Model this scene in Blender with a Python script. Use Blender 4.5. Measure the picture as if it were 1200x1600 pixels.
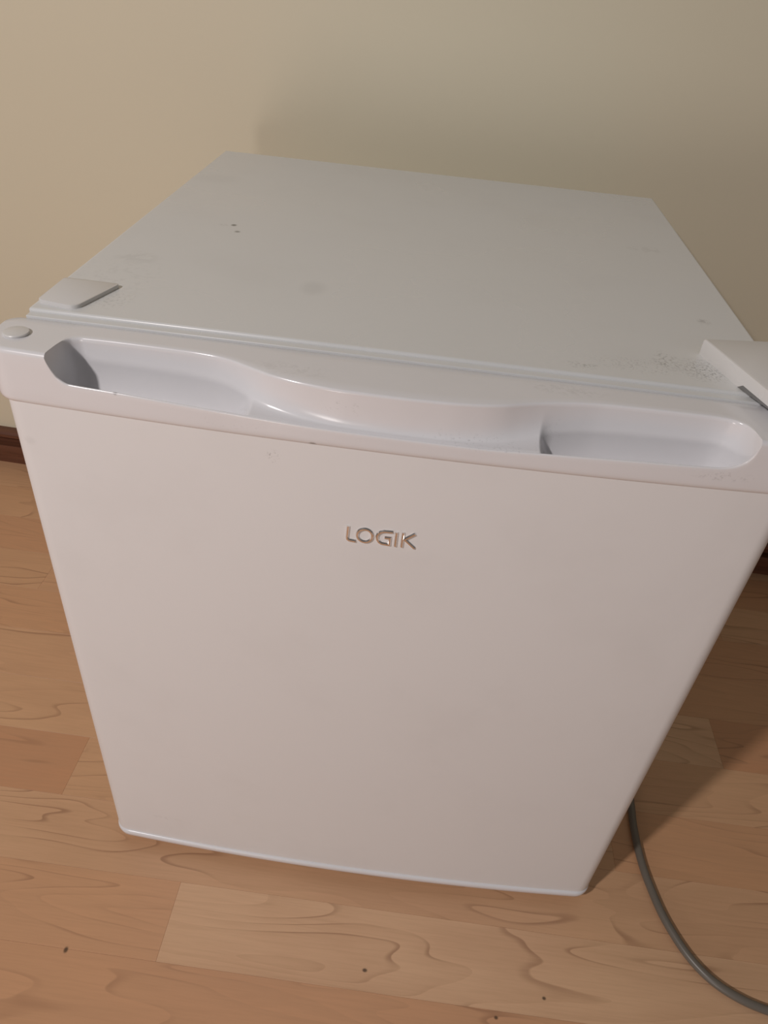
import bpy, bmesh, math, random
from mathutils import Vector

for o in list(bpy.data.objects):
    bpy.data.objects.remove(o, do_unlink=True)
scene = bpy.context.scene
COL = scene.collection

# ------------------------------------------------------------------ camera, world, light, exposure
cam_data = bpy.data.cameras.new('camera')
cam = bpy.data.objects.new('camera', cam_data)
COL.objects.link(cam)
cam.location = (0.2302528, -0.3856612, 0.6925123)
cam.rotation_euler = (0.9113421, -0.0814139, 0.0988593)
cam_data.sensor_fit = 'VERTICAL'
cam_data.sensor_height = 24.0
cam_data.lens = 1148.476 * 24.0 / 1600.0
cam_data.clip_start = 0.01
scene.camera = cam

world = bpy.data.worlds.new('room_ambient')
scene.world = world
world.use_nodes = True
bg = world.node_tree.nodes['Background']
bg.inputs['Color'].default_value = (1.0, 0.97, 0.95, 1)
bg.inputs['Strength'].default_value = 0.10

lamp_data = bpy.data.lights.new('room_lamp', 'POINT')
lamp_data.energy = 55.0
lamp_data.color = (1.0, 0.935, 0.92)
lamp_data.shadow_soft_size = 0.045
lamp = bpy.data.objects.new('room_lamp', lamp_data)
COL.objects.link(lamp)
lamp.location = (-0.67, -1.05, 1.50)

low_data = bpy.data.lights.new('low_table_lamp', 'POINT')   # weak lamp standing low in front of the fridge
low_data.energy = 10.5
low_data.color = (1.0, 0.93, 0.90)
low_data.shadow_soft_size = 0.14
low = bpy.data.objects.new('low_table_lamp', low_data)
COL.objects.link(low)
low.location = (-0.19, -1.45, 0.33)

vs = scene.view_settings
vs.view_transform = 'Standard'
vs.look = 'None'
vs.exposure = 0.04
vs.gamma = 1.0
vs.use_curve_mapping = False


# ------------------------------------------------------------------ helpers
def mesh_obj(name, bm, mat, parent=None, smooth=35):
    me = bpy.data.meshes.new(name)
    bmesh.ops.recalc_face_normals(bm, faces=bm.faces[:])
    bm.to_mesh(me)
    bm.free()
    if smooth:
        for p in me.polygons:
            p.use_smooth = True
        me.set_sharp_from_angle(angle=math.radians(smooth))
    o = bpy.data.objects.new(name, me)
    COL.objects.link(o)
    me.materials.append(mat)
    if parent:
        o.parent = parent
    return o


def tag(o, label, cat=None, group=None, kind=None):
    if label:
        o['label'] = label
    if cat:
        o['category'] = cat
    if group:
        o['group'] = group
    if kind:
        o['kind'] = kind
    return o


def box(bm, x0, x1, y0, y1, z0, z1):
    v = [bm.verts.new(c) for c in ((x0, y0, z0), (x1, y0, z0), (x1, y1, z0), (x0, y1, z0),
                                   (x0, y0, z1), (x1, y0, z1), (x1, y1, z1), (x0, y1, z1))]
    for f in ((0, 3, 2, 1), (4, 5, 6, 7), (0, 1, 5, 4), (1, 2, 6, 5), (2, 3, 7, 6), (3, 0, 4, 7)):
        bm.faces.new([v[i] for i in f])
    return v


def loft(bm, rings, closed_ring=True, caps=True):
    rows = [[bm.verts.new(p) for p in r] for r in rings]
    n = len(rows[0])
    for a, b in zip(rows, rows[1:]):
        for i in range(n if closed_ring else n - 1):
            j = (i + 1) % n
            bm.faces.new((a[i], a[j], b[j], b[i]))
    if caps:
        bm.faces.new(rows[0][::-1])
        bm.faces.new(rows[-1])
    return rows


def add_bevel(o, w, seg=2, ang=30):
    m = o.modifiers.new('bevel', 'BEVEL')
    m.width = w
    m.segments = seg
    m.limit_method = 'ANGLE'
    m.angle_limit = math.radians(ang)
    m.harden_normals = False
    return o


def interp(tab, x):
    """monotone cubic through a table of (x, v)"""
    n = len(tab)
    if x <= tab[0][0]:
        return tab[0][1]
    if x >= tab[-1][0]:
        return tab[-1][1]
    d = [(tab[i + 1][1] - tab[i][1]) / (tab[i + 1][0] - tab[i][0]) for i in range(n - 1)]

    def m(i):
        if i == 0:
            return d[0]
        if i == n - 1:
            return d[-1]
        if d[i - 1] * d[i] <= 0:
            return 0.0
        return 2 * d[i - 1] * d[i] / (d[i - 1] + d[i])
    for i in range(n - 1):
        if x <= tab[i + 1][0]:
            h = tab[i + 1][0] - tab[i][0]
            t = (x - tab[i][0]) / h
            return ((2 * t ** 3 - 3 * t * t + 1) * tab[i][1] + (t ** 3 - 2 * t * t + t) * h * m(i)
                    + (-2 * t ** 3 + 3 * t * t) * tab[i + 1][1] + (t ** 3 - t * t) * h * m(i + 1))


def sstep(a, b, x):
    t = min(1, max(0, (x - a) / (b - a)))
    return t * t * (3 - 2 * t)


# ------------------------------------------------------------------ materials
class NT:
    def __init__(self, name):
        self.mat = bpy.data.materials.new(name)
        self.mat.use_nodes = True
        self.t = self.mat.node_tree
        self.bsdf = self.t.nodes['Principled BSDF']

    def node(self, kind, **kw):
        n = self.t.nodes.new(kind)
        for k, v in kw.items():
            setattr(n, k, v)
        return n

    def link(self, a, b):
        self.t.links.new(a, b)

    def math(self, op, a, b=None, clamp=False):
        n = self.node('ShaderNodeMath', operation=op, use_clamp=clamp)
        for i, v in enumerate((a, b)):
            if v is None:
                continue
            if isinstance(v, (int, float)):
                n.inputs[i].default_value = v
            else:
                self.link(v, n.inputs[i])
        return n.outputs[0]

    def vec(self, op, a, b):
        n = self.node('ShaderNodeVectorMath', operation=op)
        for i, v in enumerate((a, b)):
            if v is None:
                continue
            if isinstance(v, tuple):
                n.inputs[i].default_value = v
            else:
                self.link(v, n.inputs[i])
        return n

    def noise(self, vec, scale, detail=2.0, rough=0.5, dist=0.0):
        n = self.node('ShaderNodeTexNoise')
        self.link(vec, n.inputs['Vector'])
        n.inputs['Scale'].default_value = scale
        n.inputs['Detail'].default_value = detail
        n.inputs['Roughness'].default_value = rough
        n.inputs['Distortion'].default_value = dist
        return n.outputs['Fac']

    def maprange(self, v, a, b, c=0.0, d=1.0, smooth=True):
        n = self.node('ShaderNodeMapRange')
        n.interpolation_type = 'SMOOTHSTEP' if smooth else 'LINEAR'
        self.link(v, n.inputs[0])
        for i, q in enumerate((a, b, c, d)):
            n.inputs[i + 1].default_value = q
        return n.outputs[0]

    def mix(self, fac, a, b, blend='MIX'):
        n = self.node('ShaderNodeMix', data_type='RGBA', blend_type=blend)
        if isinstance(fac, (int, float)):
            n.inputs[0].default_value = fac
        else:
            self.link(fac, n.inputs[0])
        for i, v in ((6, a), (7, b)):
            if isinstance(v, tuple):
                n.inputs[i].default_value = v if len(v) == 4 else v + (1,)
            else:
                self.link(v, n.inputs[i])
        return n.outputs[2]

    def bump(self, h, strength, dist=0.001):
        n = self.node('ShaderNodeBump')
        n.inputs['Strength'].default_value = strength
        n.inputs['Distance'].default_value = dist
        self.link(h, n.inputs['Height'])
        self.link(n.outputs[0], self.bsdf.inputs['Normal'])


def dirt_mask(m, co, spots):
    """spots: (centre, radii, strength, speckle scale, threshold) stains with their own place and shape"""
    total = None
    for c, r, s, sc, th in spots:
        d = m.vec('SUBTRACT', co, c).outputs[0]
        d = m.vec('DIVIDE', d, r).outputs[0]
        ln = m.vec('LENGTH', d, None).outputs['Value']
        fall = m.maprange(ln, 1.0, 0.25)
        if sc:
            sp = m.maprange(m.noise(co, sc, 3.0, 0.65), th - .03, th + 0.17)
            fall = m.math('MULTIPLY', fall, sp)
        fall = m.math('MULTIPLY', fall, s * (.78 if sc else 1.0))
        total = fall if total is None else m.math('ADD', total, fall)
    return m.math('MINIMUM', total, 0.85)


def paint_material(name, base, rough, spots, coat=0.0, bump=0.02):
    m = NT(name)
    co = m.node('ShaderNodeTexCoord').outputs['Object']
    grime = m.maprange(m.noise(co, 14.0, 4.0, 0.6), 0.45, 0.8)
    colr = m.mix(m.math('MULTIPLY', grime, 0.06), base, (0.42, 0.40, 0.37))
    if spots:
        colr = m.mix(dirt_mask(m, co, spots), colr, (0.13, 0.125, 0.12))
    m.link(colr, m.bsdf.inputs['Base Color'])
    r = m.maprange(m.noise(co, 9.0, 3.0), 0.3, 0.7, rough - 0.04, rough + 0.06)
    m.link(r, m.bsdf.inputs['Roughness'])
    m.bsdf.inputs['IOR'].default_value = 1.5
    m.bsdf.inputs['Coat Weight'].default_value = coat
    if bump:
        m.bump(m.noise(co, 420.0, 2.0), bump, 0.0005)
    return m.mat


ZT = 0.51
top_spots = [((.0638, .1868, ZT), (.006, .004, .02), .75, 900, .53), ((.0708, .1888, ZT), (.003, .0035, .02), .85, 0, 0),
             ((.0772, .1745, ZT), (.003, .003, .02), .7, 0, 0), ((.1524, .080, ZT), (.012, .016, .02), .10, 0, 0),
             ((.0282, .098, ZT), (.020, .016, .02), .13, 130, .42), ((.036, .026, ZT), (.022, .020, .02), .32, 420, .52),
             ((.0218, .315, ZT), (.030, .022, .02), .05, 0, 0), ((.321, .0115, ZT), (.014, .006, .02), .55, 520, .50),
             ((.355, .020, ZT), (.040, .014, .02), .38, 620, .53), ((.373, .031, ZT), (.012, .016, .02), .60, 560, .50),
             ((.394, .024, ZT), (.020, .020, .02), .75, 600, .49), ((.4126, .1008, ZT), (.006, .006, .02), .40, 300, .42),
             ((.401, .247, ZT), (.022, .012, .02), .13, 160, .45), ((.03, .06, ZT), (.04, .05, .02), .10, 240, .50),
             ((.20, .012, ZT), (.10, .010, .02), .22, 900, .60)]
panel_spots = [((.1536, -.052, .4632), (.007, .02, .006), .5, 700, .55), ((.0102, -.046, .4492), (.005, .02, .004), .07, 0, 0),
               ((.05, -.045, .055), (.02, .02, .004), .10, 300, .5)]
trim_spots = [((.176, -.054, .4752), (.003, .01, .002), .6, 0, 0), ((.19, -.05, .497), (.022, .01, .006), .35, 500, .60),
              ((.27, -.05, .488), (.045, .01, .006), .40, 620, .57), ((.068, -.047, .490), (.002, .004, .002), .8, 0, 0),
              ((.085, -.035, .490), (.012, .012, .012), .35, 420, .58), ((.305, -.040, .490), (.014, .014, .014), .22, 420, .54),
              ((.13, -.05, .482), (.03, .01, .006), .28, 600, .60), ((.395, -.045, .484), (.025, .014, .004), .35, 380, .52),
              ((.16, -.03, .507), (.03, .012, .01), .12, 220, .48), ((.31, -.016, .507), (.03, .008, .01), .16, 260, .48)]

M_cab = paint_material('white_enamel_with_scuffs', (.745, .755, .755), .30, top_spots)
M_door = paint_material('white_enamel_door', (.82, .82, .825), .36, panel_spots)
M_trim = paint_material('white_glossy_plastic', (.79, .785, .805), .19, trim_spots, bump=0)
M_cap = paint_material('white_hinge_plastic', (.72, .71, .70), .30, [], bump=0.01)


def plain(name, colr, rough, metal=0.0, noise=0.0, scale=60.0):
    m = NT(name)
    co = m.node('ShaderNodeTexCoord').outputs['Object']
    dark = tuple(c * (1 - noise) for c in colr)
    m.link(m.mix(m.noise(co, scale, 3.0), dark, colr), m.bsdf.inputs['Base Color'])
    m.bsdf.inputs['Roughness'].default_value = rough
    m.bsdf.inputs['Metallic'].default_value = metal
    return m.mat


M_rubber = plain('pale_gasket_rubber', (.55, .54, .52), .6, noise=.15)
M_chrome = plain('warm_chrome', (.86, .81, .78), .22, 1.0, noise=.05)
M_cord = plain('grey_cord_vinyl', (.17, .15, .125), .36, noise=.15)
M_foot = plain('black_foot_plastic', (.03, .03, .03), .5, noise=.2)

# wall paint
mw = NT('cream_wall_paint')
co = mw.node('ShaderNodeTexCoord').outputs['Object']
mw.link(mw.mix(mw.noise(co, 3.0, 4.0), (.735, .675, .515), (.765, .70, .535)), mw.bsdf.inputs['Base Color'])
mw.bsdf.inputs['Roughness'].default_value = .55
mw.bump(mw.noise(co, 160.0, 4.0), .06, .001)
M_wall = mw.mat

# skirting wood
ms = NT('dark_stained_wood')
co = ms.node('ShaderNodeTexCoord').outputs['Object']
st = ms.vec('MULTIPLY', co, (3.0, 60.0, 60.0)).outputs[0]
ms.link(ms.mix(ms.noise(st, 3.0, 4.0, .6), (.07, .025, .014), (.21, .085, .048)), ms.bsdf.inputs['Base Color'])
ms.bsdf.inputs['Roughness'].default_value = .30
M_skirt = ms.mat

# laminate
mp = NT('maple_laminate')
geo = mp.node('ShaderNodeNewGeometry').outputs['Position']
inf = mp.node('ShaderNodeObjectInfo')
rnd = mp.math('MULTIPLY', inf.outputs['Random'], 37.0)
comb = mp.node('ShaderNodeCombineXYZ')
mp.link(rnd, comb.inputs[0])
mp.link(mp.math('MULTIPLY', rnd, 1.7), comb.inputs[1])
pos = mp.vec('ADD', geo, comb.outputs[0]).outputs[0]
pv = mp.vec('MULTIPLY', pos, (2.6, 17.0, 1.0)).outputs[0]
n1 = mp.noise(pv, 1.0, 2.0, .45, .35)
saw = mp.math('FRACT', mp.math('MULTIPLY', n1, 13.0))
line = mp.math('MULTIPLY', mp.maprange(saw, .80, .97), mp.maprange(saw, 1.0, .97))
fade = mp.maprange(mp.noise(mp.vec('MULTIPLY', pos, (7.0, 22.0, 1.0)).outputs[0], 1.0, 2.0), .42, .66)
line = mp.math('MULTIPLY', mp.math('MULTIPLY', line, fade), .55)
band = mp.maprange(saw, 0.0, .9, 0.0, .22, False)
fib = mp.maprange(mp.noise(mp.vec('MULTIPLY', pos, (22.0, 420.0, 1.0)).outputs[0], 1.0, 3.0, .6), .35, .75, 0, .16)
cloud = mp.maprange(mp.noise(mp.vec('MULTIPLY', pos, (6.0, 14.0, 1.0)).outputs[0], 1.0, 2.0), .3, .7, 0, .30)
c0 = inf.outputs['Color']
c1 = mp.mix(cloud, c0, (.55, .30, .17))
c1 = mp.mix(band, c1, (.50, .29, .16))
c1 = mp.mix(fib, c1, (.42, .23, .12))
c1 = mp.mix(line, c1, (.27, .125, .065))
specks = [((.2448, -.1268, 0), (.0030, .0022, .01), .95, 0, 0), ((.398, -.1286, 0), (.0024, .002, .01), .9, 0, 0),
          ((.3568, -.148, 0), (.0024, .002, .01), .9, 0, 0), ((-.008, -.1438, 0), (.0026, .0036, .01), .9, 0, 0)]
c1 = mp.mix(dirt_mask(mp, geo, specks), c1, (.06, .035, .02))
mp.link(c1, mp.bsdf.inputs['Base Color'])
mp.bsdf.inputs['Roughness'].default_value = .36
M_plank = mp.mat

# ------------------------------------------------------------------ setting: floor, wall, skirting
random.seed(11)
bm = bmesh.new()
box(bm, -1.95, 2.30, -1.55, 0.62, -0.030, -0.0075)
floor = mesh_obj('floor', bm, M_plank, smooth=0)
floor.color = (.45, .28, .17, 1)
tag(floor, 'pale maple strip laminate floor under the mini fridge', kind='structure')

TONES = [(.63, .375, .205), (.61, .35, .185), (.65, .40, .225), (.60, .335, .175), (.62, .365, .195)]
LIGHT, RED, TAN = (.69, .45, .265), (.555, .285, .145), (.62, .365, .195)
ROWH = 0.0671
fixed = {  # row index -> (joint x, tone left of it, tone right of it)
    -2: (0.46, (.60, .335, .18), (.60, .34, .185)),
    -1: (0.50, (.595, .33, .175), (.60, .34, .185), RED, .58),
    0: (0.069, (.61, .345, .185), LIGHT, RED),
    1: (0.64, (.635, .39, .22), (.60, .345, .185), TAN, .79),
    2: (-0.073, RED, (.62, .37, .20)),
    3: (0.20, (.635, .385, .21), (.64, .39, .215)),
    4: (0.617, LIGHT, RED),
    5: (0.16, (.60, .335, .175), (.60, .34, .18)),
    6: (0.30, (.62, .36, .195), (.58, .32, .17)),
    7: (0.12, (.58, .315, .165), (.60, .345, .185)),
    8: (0.28, (.57, .305, .16), (.58, .32, .17)),
    9: (0.10, (.64, .39, .215), (.60, .345, .185)),
}


def plank(x0, x1, y0, y1, tone):
    g, c, h = .00005, .00012, .007
    bm = bmesh.new()
    a = [bm.verts.new(p) for p in ((x0 + g, y0 + g, -h), (x1 - g, y0 + g, -h), (x1 - g, y1 - g, -h), (x0 + g, y1 - g, -h))]
    b = [bm.verts.new(p) for p in ((x0 + g, y0 + g, -.0001), (x1 - g, y0 + g, -.0001), (x1 - g, y1 - g, -.0001), (x0 + g, y1 - g, -.0001))]
    t = [bm.verts.new(p) for p in ((x0 + g + c, y0 + g + c, 0), (x1 - g - c, y0 + g + c, 0), (x1 - g - c, y1 - g - c, 0), (x0 + g + c, y1 - g - c, 0))]
    for r, s in ((a, b), (b, t)):
        for i in range(4):
            j = (i + 1) % 4
            bm.faces.new((r[i], r[j], s[j], s[i]))
    bm.faces.new(t)
    bm.faces.new(a[::-1])
    o = mesh_obj('plank', bm, M_plank, floor, smooth=0)
    o.color = (min(1, tone[0] * 1.09), tone[1] * 1.07, tone[2] * 1.10, 1)
    return o


for r in range(-20, 12):
    y0 = -0.143 + r * ROWH
    y1 = y0 + ROWH
    if y1 > 0.62:
        y1 = 0.62
    L = 0.40
    if r in fixed:
        jx, tl, tr = fixed[r][:3]
        third, left_len = (fixed[r][3:] + (None, None))[:2]
    else:
        jx, tl, tr = random.uniform(-.2, .2), random.choice(TONES), random.choice(TONES)
        third, left_len = None, None
    cuts = [jx]
    while cuts[0] > -1.95:
        cuts.insert(0, cuts[0] - (left_len or random.uniform(.52, .58)))
        left_len = None
    while cuts[-1] < 2.30:
        cuts.append(cuts[-1] + random.uniform(.54, .55))
    for a, b in zip(cuts, cuts[1:]):
        tone = tl if abs(b - jx) < 1e-6 else tr if abs(a - jx) < 1e-6 else third if third and 0 < a - jx < .6 else random.choice(TONES)
        plank(max(a, -1.95), min(b, 2.30), y0, y1, tone)

WALL_ROT = math.atan2(-0.0430, 1.155)
WALL_O = Vector((-0.39, 0.515, 0))     # foot of the skirting's front face


def wall_pt(u, v, z):
    """u along the wall from WALL_O, v away from the room"""
    c, s = math.cos(WALL_ROT), math.sin(WALL_ROT)
    return (WALL_O.x + u * c - v * s, WALL_O.y + u * s + v * c, z)


bm = bmesh.new()
q = [wall_pt(-1.56, .016, 0), wall_pt(2.68, .016, 0), wall_pt(2.68, .12, 0), wall_pt(-1.56, .12, 0)]
loft(bm, [[(p[0], p[1], -.02) for p in q], [(p[0], p[1], 2.3) for p in q]])
tag(mesh_obj('wall_back', bm, M_wall, smooth=0), 'plain cream painted wall behind the mini fridge', kind='structure')

bm = bmesh.new()
prof = [(.016, 0), (.004, 0), (.004, .0145), (.001, .0160), (.0, .0185), (.0, .0310), (.001, .0335), (.012, .0345), (.012, .0455),
        (.0035, .0465), (.001, .0490), (.0012, .0535), (.004, .0570), (.008, .0585), (.016, .0588)]
loft(bm, [[wall_pt(u, v, z) for v, z in prof] for u in (-1.56, 2.68)])
tag(mesh_obj('baseboard_back', bm, M_skirt, smooth=25), 'low dark brown moulded wooden skirting along the cream wall', kind='structure')

# ------------------------------------------------------------------ the mini fridge
W, H, D = 0.44, ZT, 0.4237
BASE = Vector((0.22, 0.19, 0))
fridge = bpy.data.objects.new('mini_fridge', None)
fridge.empty_display_size = 0.1
COL.objects.link(fridge)
fridge.location = BASE
tag(fridge, 'white table-top mini fridge with scooped handle and chrome lettering', 'fridge')


def part(o, label=None):
    o.parent = fridge
    o.location = -BASE
    return tag(o, label)


# cabinet: folded steel shell
bm = bmesh.new()
box(bm, 0, W, 0, D, 0.022, H)
cab = part(mesh_obj('cabinet', bm, M_cab), 'white steel cabinet with grey scuffs on its top')
add_bevel(cab, .0016, 3)

for fx, fy in ((.035, .03), (W - .035, .03), (.035, D - .04), (W - .035, D - .04)):
    bm = bmesh.new()
    rings = []
    for rad, z in ((.011, 0), (.014, .001), (.014, .010), (.008, .012), (.008, .0225)):
        rings.append([(fx + rad * math.cos(a * math.pi / 10), fy + rad * math.sin(a * math.pi / 10), z) for a in range(20)])
    loft(bm, rings)
    part(mesh_obj('foot', bm, M_foot))

bm = bmesh.new()
box(bm, .0015, W - .0015, -.0060, .002, .024, H - .0018)
fl = part(mesh_obj('front_flange', bm, M_cab), 'narrow white ledge between cabinet top and door')
add_bevel(fl, .0003, 2)

# gasket: a rubber frame between cabinet and door
bm = bmesh.new()
o_, i_ = .008, .020
for (x0, x1, z0, z1) in ((o_, W - o_, H - i_, H - o_), (o_, W - o_, .030, .042), (o_, i_, .042, H - i_), (W - i_, W - o_, .042, H - i_)):
    box(bm, x0, x1, -.0105, -.0050, z0, z1)
part(mesh_obj('door_gasket', bm, M_rubber, smooth=0), 'pale rubber door gasket')

# door --------------------------------------------------------------
XL, XR = -0.007, 0.447      # plastic trims
ZS = 0.4745                 # seam between handle trim and door panel


def yfront(x):
    u = (x - .22) / .22
    return -.0455 - .0075 * (1 - u * u)


def plan(x0, x1, off, yb, rf, rb, nf=40, nc=9):
    """closed plan outline (x, y): bowed front with rounded corners"""
    pts = []
    fl, fr = yfront(x0) + off, yfront(x1) + off
    for k in range(nc + 1):                      # front left corner
        a = math.pi + k / nc * math.pi / 2
        pts.append((x0 + rf + rf * math.cos(a), None, rf + rf * math.sin(a)))
    xs = [x0 + rf + (x1 - x0 - 2 * rf) * k / nf for k in range(1, nf)]
    pts += [(x, None, 0) for x in xs]
    for k in range(nc + 1):
        a = -math.pi / 2 + k / nc * math.pi / 2
        pts.append((x1 - rf + rf * math.cos(a), None, rf + rf * math.sin(a)))
    out = [(x, yfront(x) + off + d) for x, _, d in pts]
    for k in range(5):
        a = k / 4 * math.pi / 2
        out.append((x1 - rb + rb * math.cos(a), yb - rb + rb * math.sin(a)))
    for k in range(5):
        a = math.pi / 2 + k / 4 * math.pi / 2
        out.append((x0 + rb + rb * math.cos(a), yb - rb + rb * math.sin(a)))
    return out


PANEL_IN = .0012
bm = bmesh.new()
PZ = ((.0180, 0), (.12, 0), (.24, 0), (.36, 0), (ZS + .0020, 0), (ZS + .0026, .0006), (ZS + .0026, .0040), (ZS - .0165, .0040))
loft(bm, [[(x, y, z) for x, y in plan(-.0020 + k, W + .0020 - k, PANEL_IN + k, -.0095 - k, .012, .003)] for z, k in PZ])
door = part(mesh_obj('door', bm, M_door, smooth=40), 'bowed white enamel door panel')

# lower trim
bm = bmesh.new()
rings = []
for ins, z in ((.005, .0122), (.0018, .0128), (.0004, .0150), (0, .0178), (.0002, .0196), (.0009, .0208), (.0022, .0212)):
    pl = plan(-.0030 + ins, W + .0030 - ins, ins - .0009, -.009 - ins * .5, .0145, .003)
    rings.append([(x, y, z) for x, y in pl])
loft(bm, rings)
bt = mesh_obj('lower_trim', bm, M_trim, door, smooth=50)

# upper trim with the scooped handle
BACK_EDGE = [(.0312, -.0442), (.0318, -.0360), (.0335, -.0280), (.0365, -.0243), (.0418, -.0224), (.060, -.0220), (.100, -.0228), (.1141, -.0240),
             (.125, -.0268), (.1355, -.0315), (.1531, -.0392), (.1708, -.0434), (.1917, -.0459), (.220, -.0464), (.2453, -.0455),
             (.2640, -.0432), (.2755, -.0405), (.285, -.0370), (.2962, -.0331), (.3137, -.0288), (.330, -.0266), (.360, -.0256),
             (.3860, -.0253), (.396, -.0262), (.4030, -.0296), (.4065, -.0370), (.4076, -.0452)]
LIP = [(.0312, .5042), (.0320, .5015), (.0338, .4975), (.0365, .4938), (.0421, .4910), (.0657, .4904), (.1278, .4880), (.197, .4856),
       (.265, .4853), (.300, .4864), (.3496, .4879), (.3900, .4888), (.3975, .4898), (.404, .4930), (.4068, .4985), (.4076, .5035)]
PX0, PX1 = .0312, .4076
RC = .0030                 # rounding of the trim's front top edge
ZD = .5070                 # top of the door


def resample(poly, n):
    d = [0]
    for a, b in zip(poly, poly[1:]):
        d.append(d[-1] + math.hypot(b[0] - a[0], b[1] - a[1]))
    out, k = [], 0
    for i in range(n):
        t = d[-1] * i / (n - 1)
        while k < len(d) - 2 and d[k + 1] < t:
            k += 1
        f = (t - d[k]) / max(1e-9, d[k + 1] - d[k])
        out.append((poly[k][0] + f * (poly[k + 1][0] - poly[k][0]), poly[k][1] + f * (poly[k + 1][1] - poly[k][1])))
    return out


NOPEN = 44


def trim_section(x):
    rf, rb = .015, .008
    e = min(x - XL, XR - x)
    df = rf - math.sqrt(max(0, rf * rf - max(0, rf - e) ** 2))
    db = rb - math.sqrt(max(0, rb * rb - max(0, rb - e) ** 2))
    yf, yb = yfront(x) + df, -.0064 - db
    inside = PX0 < x < PX1
    ya = max(yf + RC, interp(BACK_EDGE, x)) if inside else yf + RC
    zl = min(ZD - RC, interp(LIP, x)) if inside else ZD - RC
    arc = [(yf + RC - RC * math.sin(k / 8 * math.pi / 2), ZD - RC + RC * math.cos(k / 8 * math.pi / 2)) for k in range(9)]
    outer = [(ya, ZD)] + arc + [(yf, zl)]
    outer = resample(outer, NOPEN)
    if inside:
        t = min((x - PX0) / .0060, (PX1 - x) / .0170, 1.0)
        w = math.sqrt(max(0, 1 - (1 - t) ** 2))
        deep = max(1 - sstep(.126, .141, x), sstep(.297, .306, x))
        zf = zl - .0002 - .0215 * deep
        # concave back wall flowing into the pocket floor
        lipw = .0016
        p0, p3 = (ya - .0010, ZD - .0011), (yf + lipw + .0012, zf)
        room = p0[0] - p3[0]
        lean = max(1 - sstep(.105, .150, x), sstep(.284, .330, x))
        p1 = (p0[0] - .05 * room * (1 - lean) + .0022 * lean, ZD - (ZD - zf) * .75)
        p2 = (p0[0] - .14 * room, zf)
        wall = []
        for k in range(25):
            s = k / 24
            wall.append(tuple((1 - s) ** 3 * p0[i] + 3 * (1 - s) ** 2 * s * p1[i] + 3 * (1 - s) * s * s * p2[i] + s ** 3 * p3[i] for i in (0, 1)))
        edge = [(ya, ZD), (ya - .0005, ZD - .00025)]
        lip = [(yf + lipw, zl - .0011), (yf + lipw - .0002, zl - .0005), (yf + .0010, zl - .0001), (yf + .0007, zl),
               (yf + .0004, zl - .00015), (yf + .0001, zl - .0005), (yf, zl - .0010)]
        body = wall + ([(yf + lipw + .0004, zl - .0011 - .009 * deep)] if deep > .02 else [])
        inner = edge + resample(body, NOPEN - len(edge) - len(lip)) + lip
        op = [(a[0] + (b[0] - a[0]) * w, a[1] + (b[1] - a[1]) * w) for a, b in zip(outer, inner)]
    else:
        op = outer
    plug = .0135 * sstep(.018, .026, min(x, W - x))         # the moulding reaches down inside the door
    yk = min(yb, -.0142)
    sec = [(yk, ZS - plug), (yk, ZS), (yb, ZS), (yb, ZD - .0006), (yb - .0002, ZD - .0002), (yb - .0006, ZD)]
    for k in range(1, 5):
        sec.append((yb - .0006 + (ya - yb + .0006) * k / 5, ZD))
    sec += op
    zlow = op[-1][1]
    for k in range(1, 5):
        sec.append((yf, zlow + (ZS + .0035 - zlow) * k / 4))
    sec += [(yf + .0002, ZS + .0018), (yf + .0008, ZS + .0006), (yf + .0017, ZS), (yf + .0062, ZS), (yf + .0062, ZS - plug)]
    return [(x, y, z) for y, z in sec]


xs = []


def span(a, b, n):
    for k in range(n):
        xs.append(a + (b - a) * k / n)


for k in range(12):
    xs.append(XL + .015 * (1 - math.cos(k / 12 * math.pi / 2)) + 1e-5)
span(XL + .015, .0308, 8)
span(.0308, .0345, 26)
span(.0345, .045, 24)
span(.045, .12, 26)
span(.12, .125, 3)
span(.125, .142, 36)
span(.142, .15, 5)
span(.15, .29, 50)
span(.29, .296, 5)
span(.296, .307, 36)
span(.307, .312, 4)
span(.312, .385, 26)
span(.385, .404, 24)
span(.404, .4080, 26)
span(.4080, XR - .015, 8)
for k in range(13):
    xs.append(XR - .015 * (1 - math.sin(k / 12 * math.pi / 2)) - (1e-5 if k == 12 else 0))
bm = bmesh.new()
loft(bm, [trim_section(x) for x in xs])
tr = mesh_obj('handle_trim', bm, M_trim, door, smooth=50)
tag(tr, 'glossy white plastic top trim with scooped finger grip')

# round pin cap on the door's free hinge hole
bm = bmesh.new()
rings = []
for rad, z in ((.0066, ZD - .001), (.0068, ZD + .0002), (.0070, ZD + .0010), (.0067, ZD + .0014), (.0062, ZD + .0016)):
    rings.append([(.0066 + rad * math.cos(a * math.pi / 16), -.0272 + rad * math.sin(a * math.pi / 16), z) for a in range(32)])
loft(bm, rings)
mesh_obj('pin_cap', bm, M_cap, door, smooth=28)


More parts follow.
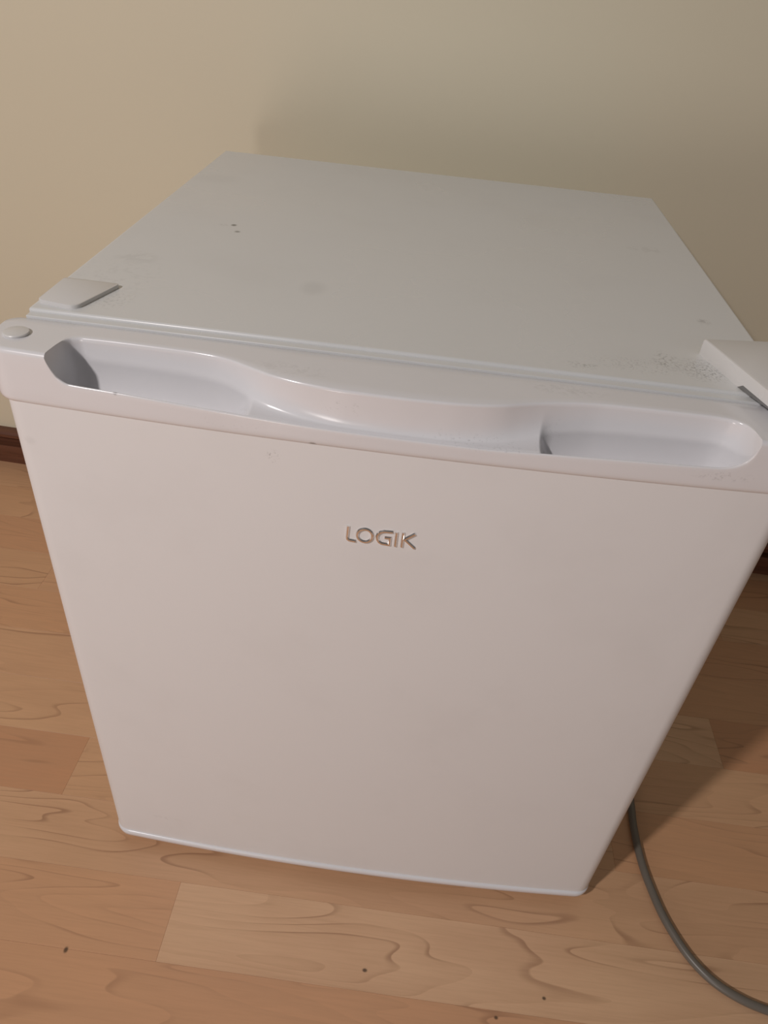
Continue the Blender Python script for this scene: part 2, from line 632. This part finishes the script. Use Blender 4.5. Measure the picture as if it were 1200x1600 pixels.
# chrome letters
def stroke(bm, pts, closed=False, w=.00100, h=.0011):
    n = len(pts)
    rings = []
    for i, p in enumerate(pts):
        a = pts[i - 1] if (i or closed) else None
        b = pts[(i + 1) % n] if (i < n - 1 or closed) else None
        P = Vector(p)
        d1 = (P - Vector(a)).normalized() if a else None
        d2 = (Vector(b) - P).normalized() if b else None
        d = ((d1 or d2) + (d2 or d1)).normalized()
        m = 1.0 / max(.6, (d.dot(d1) if d1 else 1.0))
        nx, nz = -d.y * m, d.x * m
        ring = []
        for s, q in ((-1, 0), (-1, .35), (-.45, 1), (.45, 1), (1, .35), (1, 0)):
            x, z = p[0] + nx * w * s, p[1] + nz * w * s
            ring.append((x, yfront(x) + PANEL_IN + .0003 - (h + .0003) * q, z))
        rings.append(ring)
    if closed:
        rings.append(rings[0])
        loft(bm, rings, caps=False)
        bmesh.ops.remove_doubles(bm, verts=bm.verts[:], dist=1e-6)
    else:
        loft(bm, rings)


LETTERS = {
    'L': [([(.1983, .4216), (.1980, .4130), (.1983, .4117), (.1993, .4110), (.2031, .4107)], False)],
    'O': [([(.2084 + .0045 * math.cos(a * math.pi / 14), .4160 + .0048 * math.sin(a * math.pi / 14)) for a in range(28)], True)],
    'G': [([(.2246, .4211), (.2198, .4209), (.2178, .4202), (.2163, .4187), (.2157, .4166), (.2160, .4143), (.2171, .4125), (.2186, .4116),
            (.2233, .4113), (.2233, .4164), (.2202, .4163)], False)],
    'I': [([(.2269, .4214), (.2269, .4108)], False)],
    'K': [([(.2308, .4219), (.2307, .4109)], False), ([(.2378, .4218), (.2320, .4168), (.2383, .4110)], False)],
}
for ch, strokes in LETTERS.items():
    bm = bmesh.new()
    for pts, cl in strokes:
        stroke(bm, pts, cl)
    tag(mesh_obj('letter', bm, M_chrome, door, smooth=25), 'raised chrome letter ' + ch)


# hinge covers on the cabinet top
def rounded(poly, r, n=4):
    out = []
    m = len(poly)
    for i in range(m):
        p, a, b = Vector(poly[i]), Vector(poly[i - 1]), Vector(poly[(i + 1) % m])
        rr = r[i] if isinstance(r, (list, tuple)) else r
        da, db = (a - p).normalized(), (b - p).normalized()
        for k in range(n + 1):
            t = k / n
            q = p + da * rr * (1 - t) ** 2 + db * rr * t ** 2
            out.append((q.x, q.y))
    return out


bm = bmesh.new()
pl = rounded([(.0020, .0085), (.0265, .0040), (.0375, .0450), (.0020, .0450)], [.003, .006, .0035, .003], 5)
cx = sum(p[0] for p in pl) / len(pl)
cy = sum(p[1] for p in pl) / len(pl)
rings = []
for ins, z in ((0, H - .0005), (0, H + .0018), (.0002, H + .0022), (.0006, H + .0024)):
    ring = []
    for p in pl:
        d = Vector((cx - p[0], cy - p[1])).normalized() * ins
        ring.append((p[0] + d.x, p[1] + d.y, z))
    rings.append(ring)
loft(bm, rings)
part(mesh_obj('hinge_hole_cap', bm, M_cap, smooth=28), 'thin white cap over the unused hinge holes')

bm = bmesh.new()
ztop = H + .0100
out = rounded([(.3960, .0475), (.4222, -.0375), (.4462, -.0330), (.4462, .0560), (.4410, .0560)], [.0012, .006, .006, .002, .002], 4)
lo = []
poly = []
for i, p in enumerate(out):             # split the outline where the underside steps up over the door
    q_ = out[(i + 1) % len(out)]
    poly.append(p)
    cuts = [c for c in (.0075, .0035) if (p[1] - c) * (q_[1] - c) < 0]
    if q_[1] > p[1]:
        cuts.reverse()
    for c in cuts:
        t = (c - p[1]) / (q_[1] - p[1])
        poly.append((p[0] + t * (q_[0] - p[0]), c))


def under(y):
    return H - .0003 + (.0032) * (1 - sstep(.0034, .0076, y))


cx, cy = .425, .010
rings = [[(x, y, under(y)) for x, y in poly]]
for ins, z in ((0, ztop - .0016), (.0005, ztop - .0004), (.0016, ztop)):
    ring = []
    for x, y in poly:
        d = Vector((cx - x, cy - y)).normalized() * ins
        ring.append((x + d.x, y + d.y, z))
    rings.append(ring)
loft(bm, rings)
hc = part(mesh_obj('hinge_cover', bm, M_cap, smooth=35), 'raised white hinge cover bridging cabinet and door')


# power cord
def smooth_path(pts, n=10):
    P = [Vector(p) for p in pts]
    P = [P[0] * 2 - P[1]] + P + [P[-1] * 2 - P[-2]]
    out = []
    for i in range(1, len(P) - 2):
        for k in range(n):
            t = k / n
            a, b, c, d = P[i - 1:i + 3]
            out.append(.5 * ((2 * b) + (c - a) * t + (2 * a - 5 * b + 4 * c - d) * t * t + (3 * b - a - 3 * c + d) * t ** 3))
    out.append(P[-2])
    return out


def tube(bm, path, r, n=12):
    rings = []
    for i, p in enumerate(path):
        d = (path[min(i + 1, len(path) - 1)] - path[max(i - 1, 0)]).normalized()
        s = d.cross(Vector((0, 0, 1)))
        s = s.normalized() if s.length > 1e-4 else Vector((1, 0, 0))
        u = s.cross(d)
        rings.append([tuple(p + (s * math.cos(2 * math.pi * k / n) + u * math.sin(2 * math.pi * k / n)) * r) for k in range(n)])
    loft(bm, rings)


CR = .0038
path = smooth_path([(.36, D + .002, .060), (.38, D + .020, .045), (.43, D + .016, .012), (.475, .36, CR + .0002), (.503, .24, CR + .0002), (.506, .14, CR + .0002),
                    (.5025, .0644, CR), (.5010, .0394, CR), (.5020, .006, CR), (.5065, -.0215, CR), (.5155, -.0525, CR), (.5320, -.0829, CR),
                    (.5550, -.1030, CR), (.5900, -.1150, CR), (.640, -.118, CR), (.72, -.10, CR), (.80, -.05, CR), (.87, .04, CR), (.92, .16, CR)])
bm = bmesh.new()
tube(bm, path, CR)
part(mesh_obj('power_cord', bm, M_cord, smooth=60), 'grey power cord curving over the floor')
